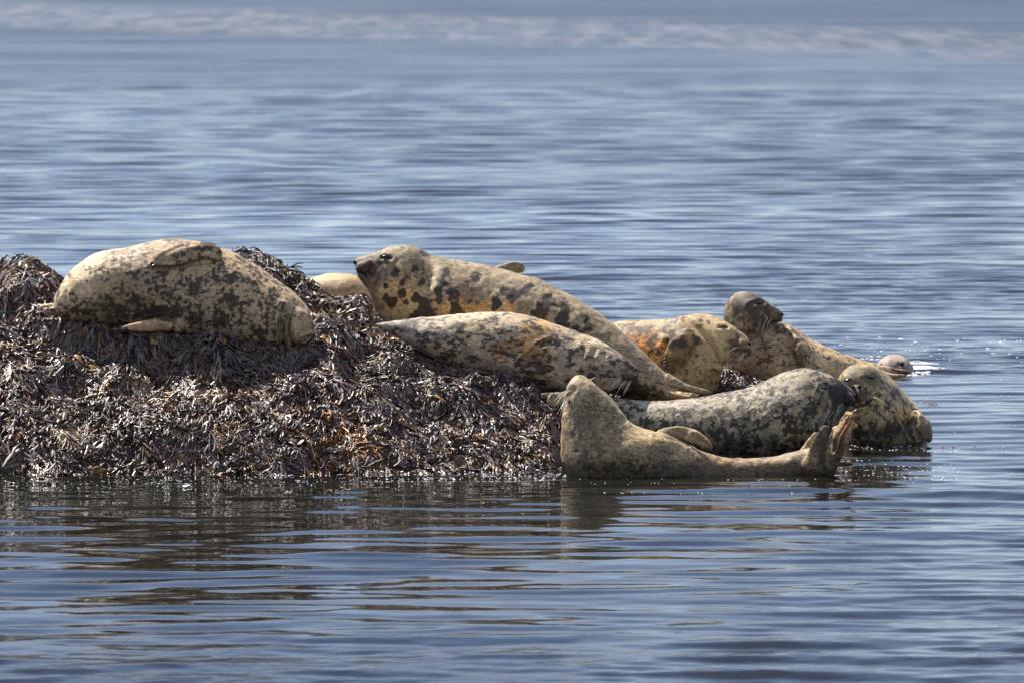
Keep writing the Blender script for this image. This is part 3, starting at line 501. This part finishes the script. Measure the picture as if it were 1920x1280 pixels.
for co in FOOT:
    ix = ((co[:, 0]-GX0)/GS).astype(int); iy = ((co[:, 1]-GY0)/GS).astype(int)
    ok = (ix >= 0) & (iy >= 0) & (ix < len(gx)) & (iy < len(gy))
    tmp = np.full(H.shape, 9.0); np.minimum.at(tmp, (ix[ok], iy[ok]), co[ok, 2])
    tmp[tmp > 8] = np.nan; low = np.fmin(low, tmp)
inn = ~np.isnan(low); lowf = np.where(inn, low, 0)
def grow_min(a, k):
    for _ in range(k):
        b = a.copy()
        b[1:] = np.minimum(b[1:], a[:-1]); b[:-1] = np.minimum(b[:-1], a[1:]); b[:, 1:] = np.minimum(b[:, 1:], a[:, :-1]); b[:, :-1] = np.minimum(b[:, :-1], a[:, 1:]); a = b
    return a
def blur(a, k=2):
    for _ in range(k):
        b = a.copy(); b[1:-1, 1:-1] = (a[1:-1, 1:-1]*2+a[:-2, 1:-1]+a[2:, 1:-1]+a[1:-1, :-2]+a[1:-1, 2:])/6; a = b
    return a
under = grow_min(np.where(inn, np.maximum(low, -.4), 9.0), 7)    # height of the belly, spread over the whole footprint
near_ = grow_min(np.where(inn, 0.0, 1.0), 4) < .5                # the footprint and 10 cm round it, pressed down
press = near_ & (under < 8) & (XX < 1.15)
H = np.where(press, np.minimum(H, under+.03), H)
H = np.where(inn & (XX > 1.15), np.maximum(np.minimum(H, lowf+.035), H-.05), H)
H = np.where(inn & (under > H) & (under-H < np.where(XX < .3, .30, .05)) & (H > -.05), under-.015, H)
H = blur(H, 5)
def hs(x, y):
    fx = np.clip((x-GX0)/GS, 0, len(gx)-1.001); fy = np.clip((y-GY0)/GS, 0, len(gy)-1.001)
    i, j = fx.astype(int), fy.astype(int); a, b = fx-i, fy-j
    return H[i, j]*(1-a)*(1-b)+H[i+1, j]*a*(1-b)+H[i, j+1]*(1-a)*b+H[i+1, j+1]*a*b
nx, ny = XX.shape; idx = np.arange(nx*ny).reshape(nx, ny)
fq = np.stack([idx[:-1, :-1].ravel(), idx[1:, :-1].ravel(), idx[1:, 1:].ravel(), idx[:-1, 1:].ravel()], 1)
mr, tr, br = mat('rock'); gr_ = N(tr, 'ShaderNodeNewGeometry')
cR = mixc(tr, noise(tr, 18, 4, .6, gr_.outputs['Position']), (.006, .005, .004), (.05, .035, .025)); tr.links.new(cR, br.inputs['Base Color']); br.inputs['Roughness'].default_value = .55
tr.links.new(bump(tr, noise(tr, 40, 4, .7, gr_.outputs['Position']), .03), br.inputs['Normal'])
link('rock_mound', mesh_np('rock_mound', np.stack([XX.ravel(), YY.ravel(), H.ravel()], 1), fq), mr, kind='structure')

# ------------------------------------------------------------------ seaweed: forked straps draped over the rock
TINTS = [((300, 700, 120, 40), (.20, .12, .04), .35), ((430, 735, 70, 22), (.50, .32, .20), 1.3), ((330, 755, 60, 16), (.46, .28, .20), .9), ((640, 830, 60, 45), (.34, .13, .02), .7), ((120, 820, 30, 16), (.50, .35, .18), 1.3), ((440, 830, 60, 18), (.26, .16, .12), .4), ((60, 500, 60, 25), (.22, .13, .03), .4), ((570, 560, 60, 40), (.26, .12, .02), .35), ((1030, 820, 30, 60), (.25, .05, .03), .35), ((560, 720, 50, 30), (.12, .05, .05), .5)]
class Weed:
    def __init__(s): s.V = []; s.A = []; s.Fc = []; s.C = []; s.n = 0
    def strip(s, p, hd, roll, wid, nseg, step, col, lift, turn, taper, fl=None):
        """vectorised ribbons: p (n,2) position, hd heading, lift function of step; returns end state"""
        n = len(p); pts = []; hds = []; x, y = p[:, 0].copy(), p[:, 1].copy(); h = hd.copy()
        for k in range(nseg+1):
            z = np.maximum(hs(x, y), -.06)+lift[k]; pts.append(np.stack([x, y, z], 1)); hds.append(h.copy())
            if k < nseg:
                x = x+np.cos(h)*step; y = y+np.sin(h)*step; h = h+turn*rng.uniform(.3, 1.2, n)
        pts = np.array(pts); T = np.gradient(pts, axis=0); T /= np.linalg.norm(T, axis=2, keepdims=True)+1e-9
        up = np.array([0, -.35, .94]); Sd = np.cross(T, up); Sd /= np.linalg.norm(Sd, axis=2, keepdims=True)+1e-9; Nn = np.cross(Sd, T)
        rows = []
        for k in range(nseg+1):
            r = roll+k*.25*np.sign(turn); w = (wid*taper[k])[:, None]; sv = Sd[k]*np.cos(r)[:, None]+Nn[k]*np.sin(r)[:, None]
            rows.append(pts[k]-sv*w/2); rows.append(pts[k]+sv*w/2)
        V = np.stack(rows, 1); m = V.shape[1]
        b = s.n+np.arange(n)[:, None]*m
        q = np.concatenate([np.stack([b[:, 0]+2*k, b[:, 0]+2*k+1, b[:, 0]+2*k+3, b[:, 0]+2*k+2], 1) for k in range(nseg)])
        s.V.append(V.reshape(-1, 3)); s.Fc.append(q); s.C.append(np.repeat(col, m, 0)); s.A.append(np.tile([-1., 1.], n*m//2)); s.n += n*m
        return np.stack([x, y], 1), h
def blocked(x, y, z):     # under a seal?
    i = np.clip(((x-GX0)/GS).astype(int), 0, nx-1); j = np.clip(((y-GY0)/GS).astype(int), 0, ny-1)
    return inn[i, j] & (lowf[i, j] < z+.10)
def grow(wd, N_, xr, yr, scale=1.0):
    x = rng.uniform(*xr, N_); y = yr[0]+(yr[1]-yr[0])*rng.uniform(0, 1, N_)**1.25; z = hs(x, y)
    sh_ = np.interp(x, gx, shore[:, 0]); ok = (z > -.03) & (y > sh_-.06) & ~blocked(x, y, z); x, y, z = x[ok], y[ok], z[ok]; n = len(x)
    e = .05; gxx = (hs(x+e, y)-hs(x-e, y))/(2*e); gyy = (hs(x, y+e)-hs(x, y-e))/(2*e)-.25
    q = np.stack([x, y, z], 1)
    a = np.arctan2(-gyy, -gxx)+(vnoise(q, 3.2, 8)-.5)*3.2+(vnoise(q, 8, 9)-.5)*1.6+rng.normal(0, .3, n)+.25
    L = rng.uniform(.55, 1.2, n)*scale; wid = rng.uniform(.010, .021, n)*(.7+.9*vnoise(q, 5, 11))
    roll = rng.normal(0, .55, n); turn = rng.normal(0, .36, n); up = rng.uniform(.0, .035, n)+.05*vnoise(q, 6, 12)**2
    px, py = proj(q)
    c = np.tile([.070, .043, .026], (n, 1))*(0.5+1.3*rng.uniform(0, 1, (n, 1)))
    g = rng.uniform(0, 1, n); nz = vnoise(q, 7, 14)
    def put(mask, col): c[mask] = np.array(col)*.72*(0.6+.8*rng.uniform(0, 1, (mask.sum(), 1)))
    put(g < .30, (.085, .048, .040)); put((g > .30) & (g < .42), (.16, .090, .028)); put((g > .42) & (g < .42+.10*(nz > .66)), (.24, .10, .02)); put(g > .955, (.34, .15, .03)); put((g > .78) & (g < .92), (.17, .125, .10)); put((g > .62) & (g < .68), (.10, .02, .025)); put((g > .68) & (g < .73), (.20, .17, .13))
    for (bx, by, rx, ry), col, st in TINTS:
        m = (np.hypot((px-bx)/rx, (py-by)/ry)+rng.normal(0, .3, n) < 1) & (rng.uniform(0, 1, n) < st*.6); put(m, col)
    lf = lambda k, K, a0=0.0, a1=1.0: up*math.sin(math.pi*min(max(a0+(a1-a0)*k/K, 0), 1)*.8+.3)+.004
    p = np.stack([x, y], 1)
    p1, h1 = wd.strip(p, a, roll, wid*.7, 3, .026*L, c, [lf(k, 3, 0, .4) for k in range(4)], turn, [.5, .7, .9, 1.0])
    for sg in (-1, 1):
        rl = roll+rng.normal(0, .4, n); tn = turn+rng.normal(0, .15, n)
        p2, h2 = wd.strip(p1, h1+sg*rng.uniform(.12, .45, n), rl, wid*.9, 2, .026*L, c*1.1, [lf(k, 2, .4, .7)+sg*.002 for k in range(3)], tn, [.75, 1.0, 1.05])
        for s2 in (-1, 1):
            wd.strip(p2, h2+s2*rng.uniform(.12, .4, n), rl+rng.normal(0, .4, n), wid*.85, 3, .018*L, c*1.3, [lf(k, 3, .7, 1.)+rng.uniform(0, .012, n)*k for k in range(4)], tn, [.8, 1.05, 1.15, .6])
wd = Weed()
grow(wd, 19500, (GX0, .75), (-.08, 1.6)); grow(wd, 10000, (GX0, .75), (1.2, 4.3)); grow(wd, 6500, (.3, 2.7), (.9, 4.2), .8)
grow(wd, 3800, (GX0, .5), (-.08, 3.0), 1.7)
mk_, tk, bk = mat('wrack'); ak = N(tk, 'ShaderNodeAttribute', attribute_name='tint'); gk = N(tk, 'ShaderNodeNewGeometry')
vk = N(tk, 'ShaderNodeVectorMath', operation='SCALE'); tk.links.new(ak.outputs['Color'], vk.inputs[0]); tk.links.new(maprange(tk, noise(tk, 60, 2, .5, gk.outputs['Position']), .3, .7, .6, 1.4), vk.inputs['Scale'])
tk.links.new(vk.outputs[0], bk.inputs['Base Color']); tk.links.new(maprange(tk, noise(tk, 9, 2, .5, gk.outputs['Position']), .35, .65, .34, .56), bk.inputs['Roughness'])
bk.inputs['Specular IOR Level'].default_value = .68
ac = N(tk, 'ShaderNodeAttribute', attribute_name='across').outputs['Fac']
tk.links.new(bump(tk, mth(tk, 'MULTIPLY', mth(tk, 'MULTIPLY', ac, ac), -0.0035), 1.0), bk.inputs['Normal'])
def weedobj(name, wd, **pr):
    V = np.concatenate(wd.V); me = mesh_np(name, V, np.concatenate(wd.Fc)); attr(me, 'tint', np.concatenate(wd.C)); attr(me, 'across', np.concatenate(wd.A)); return link(name, me, mk_, **pr)
weedobj('seaweed', wd, kind='stuff', label='dark brown wrack seaweed draped in tufts over the low rock', category='seaweed')

# ------------------------------------------------------------------ foam flecks on the water
def flecks(name, spots, label):
    V = []; Fq = []; n = 0; base = np.array([(1, 0, 0), (.5, .87, 0), (-.5, .87, 0), (-1, 0, 0), (-.5, -.87, 0), (.5, -.87, 0)])
    for x, y, r in spots:
        p = onwater(x, y); ax = r*random.uniform(.8, 1.8)
        ring = p+base*np.array([ax, r*random.uniform(.8, 1.4), 0])-np.array([0, 0, .002]); ring2 = p+base*np.array([ax, r, 0])*.7+np.array([0, 0, r*.15])
        top = p+np.array([0, 0, r*.25]); V += [ring, ring2, top[None]]
        for i in range(6):
            j = (i+1) % 6; Fq += [(n+i, n+j, n+6+j), (n+i, n+6+j, n+6+i), (n+6+i, n+6+j, n+12)]
        n += 13
    link(name, mesh_np(name, np.concatenate(V), np.array(Fq)), M_FOAM, kind='stuff', label=label, category='foam')
M_FOAM = simple('foam', (.60, .60, .62), .6, .2)
sp = []
R = random.Random(3)
for i in range(520): sp.append((R.uniform(-20, 1060), 886+abs(R.gauss(0, 13)), R.uniform(.002, .0055)))
for i in range(160): sp.append((R.uniform(780, 1060), R.uniform(868, 900), R.uniform(.003, .007)))
for i in range(14): sp.append((350+R.gauss(0, 4), 909+R.gauss(0, 1.5), R.uniform(.008, .014)))
for i in range(60): sp.append((500+R.gauss(0, 40), 890+R.gauss(0, 2.5), R.uniform(.004, .008)))
for i in range(170): sp.append((R.uniform(1060, 1640), R.uniform(896, 925), R.uniform(.002, .005)))
for i in range(240): sp.append((R.uniform(1560, 1800), R.uniform(832, 905), R.uniform(.0025, .006)))
for i in range(90): sp.append((R.uniform(1290, 1500), R.uniform(846, 858), R.uniform(.0025, .005)))
for i in range(35): sp.append((R.uniform(1650, 1930), R.uniform(690, 860), R.uniform(.003, .006)))
flecks('foam_bubbles', sp, 'tiny white bubbles floating along the edge of the seaweed')
sp = []
for i in range(110): sp.append((R.uniform(1560, 1930), 655+R.gauss(0, 14), R.uniform(.006, .014)))
for i in range(500):
    a = R.gauss(0, 1); sp.append((1712+a*22, 688+R.gauss(0, 4), R.uniform(.01, .022)))
for i in range(60): sp.append((R.uniform(1590, 1660), 672+R.gauss(0, 3), R.uniform(.008, .016)))
flecks('wash_foam', sp, 'white wash and froth around the swimming seal')
sp = [(R.gauss(1740, 9), R.gauss(756, 2), R.uniform(.006, .014)) for i in range(26)]+[(R.uniform(1745, 1835), R.gauss(831, 2.5), R.uniform(.004, .010)) for i in range(34)]+[(R.uniform(1600, 1740), R.gauss(836, 3), R.uniform(.004, .010)) for i in range(30)]+[(R.gauss(1287, 12), R.gauss(590, 1.5), R.uniform(.005, .01)) for i in range(12)]
M_KEEP = M_FOAM; M_FOAM = simple('loose_wrack', (.09, .025, .014), .35)
flecks('floating_seaweed', sp, 'small reddish brown scraps of seaweed floating by the right hand seal'); M_FOAM = M_KEEP
s = Shell()
for br in ([(534, 505), (548, 499), (557, 494)], [(548, 500), (556, 500), (567, 502)], [(552, 497), (560, 494), (568, 494)], [(545, 501), (552, 503), (560, 506)], [(528, 512), (536, 503), (540, 495)]):
    s.cap([(x, y, 2.75+.01*i, 1.6-.3*i) for i, (x, y) in enumerate(br)], m=5, k=3)
sm_ = bpy.data.meshes.new('seaweed_sprig'); sm_.from_pydata(np.concatenate(s.v).tolist(), [], [f for g in s.f for f in g])
link('seaweed_sprig', sm_, M_NOSE, label='thin forked dark sprig sticking up from the seaweed ridge against the water', category='seaweed')
print('TRIS', sum(sum(len(p.vertices)-2 for p in o.data.polygons) if o.name != 'seaweed' else len(o.data.polygons)*2 for o in bpy.data.objects if o.type == 'MESH'))
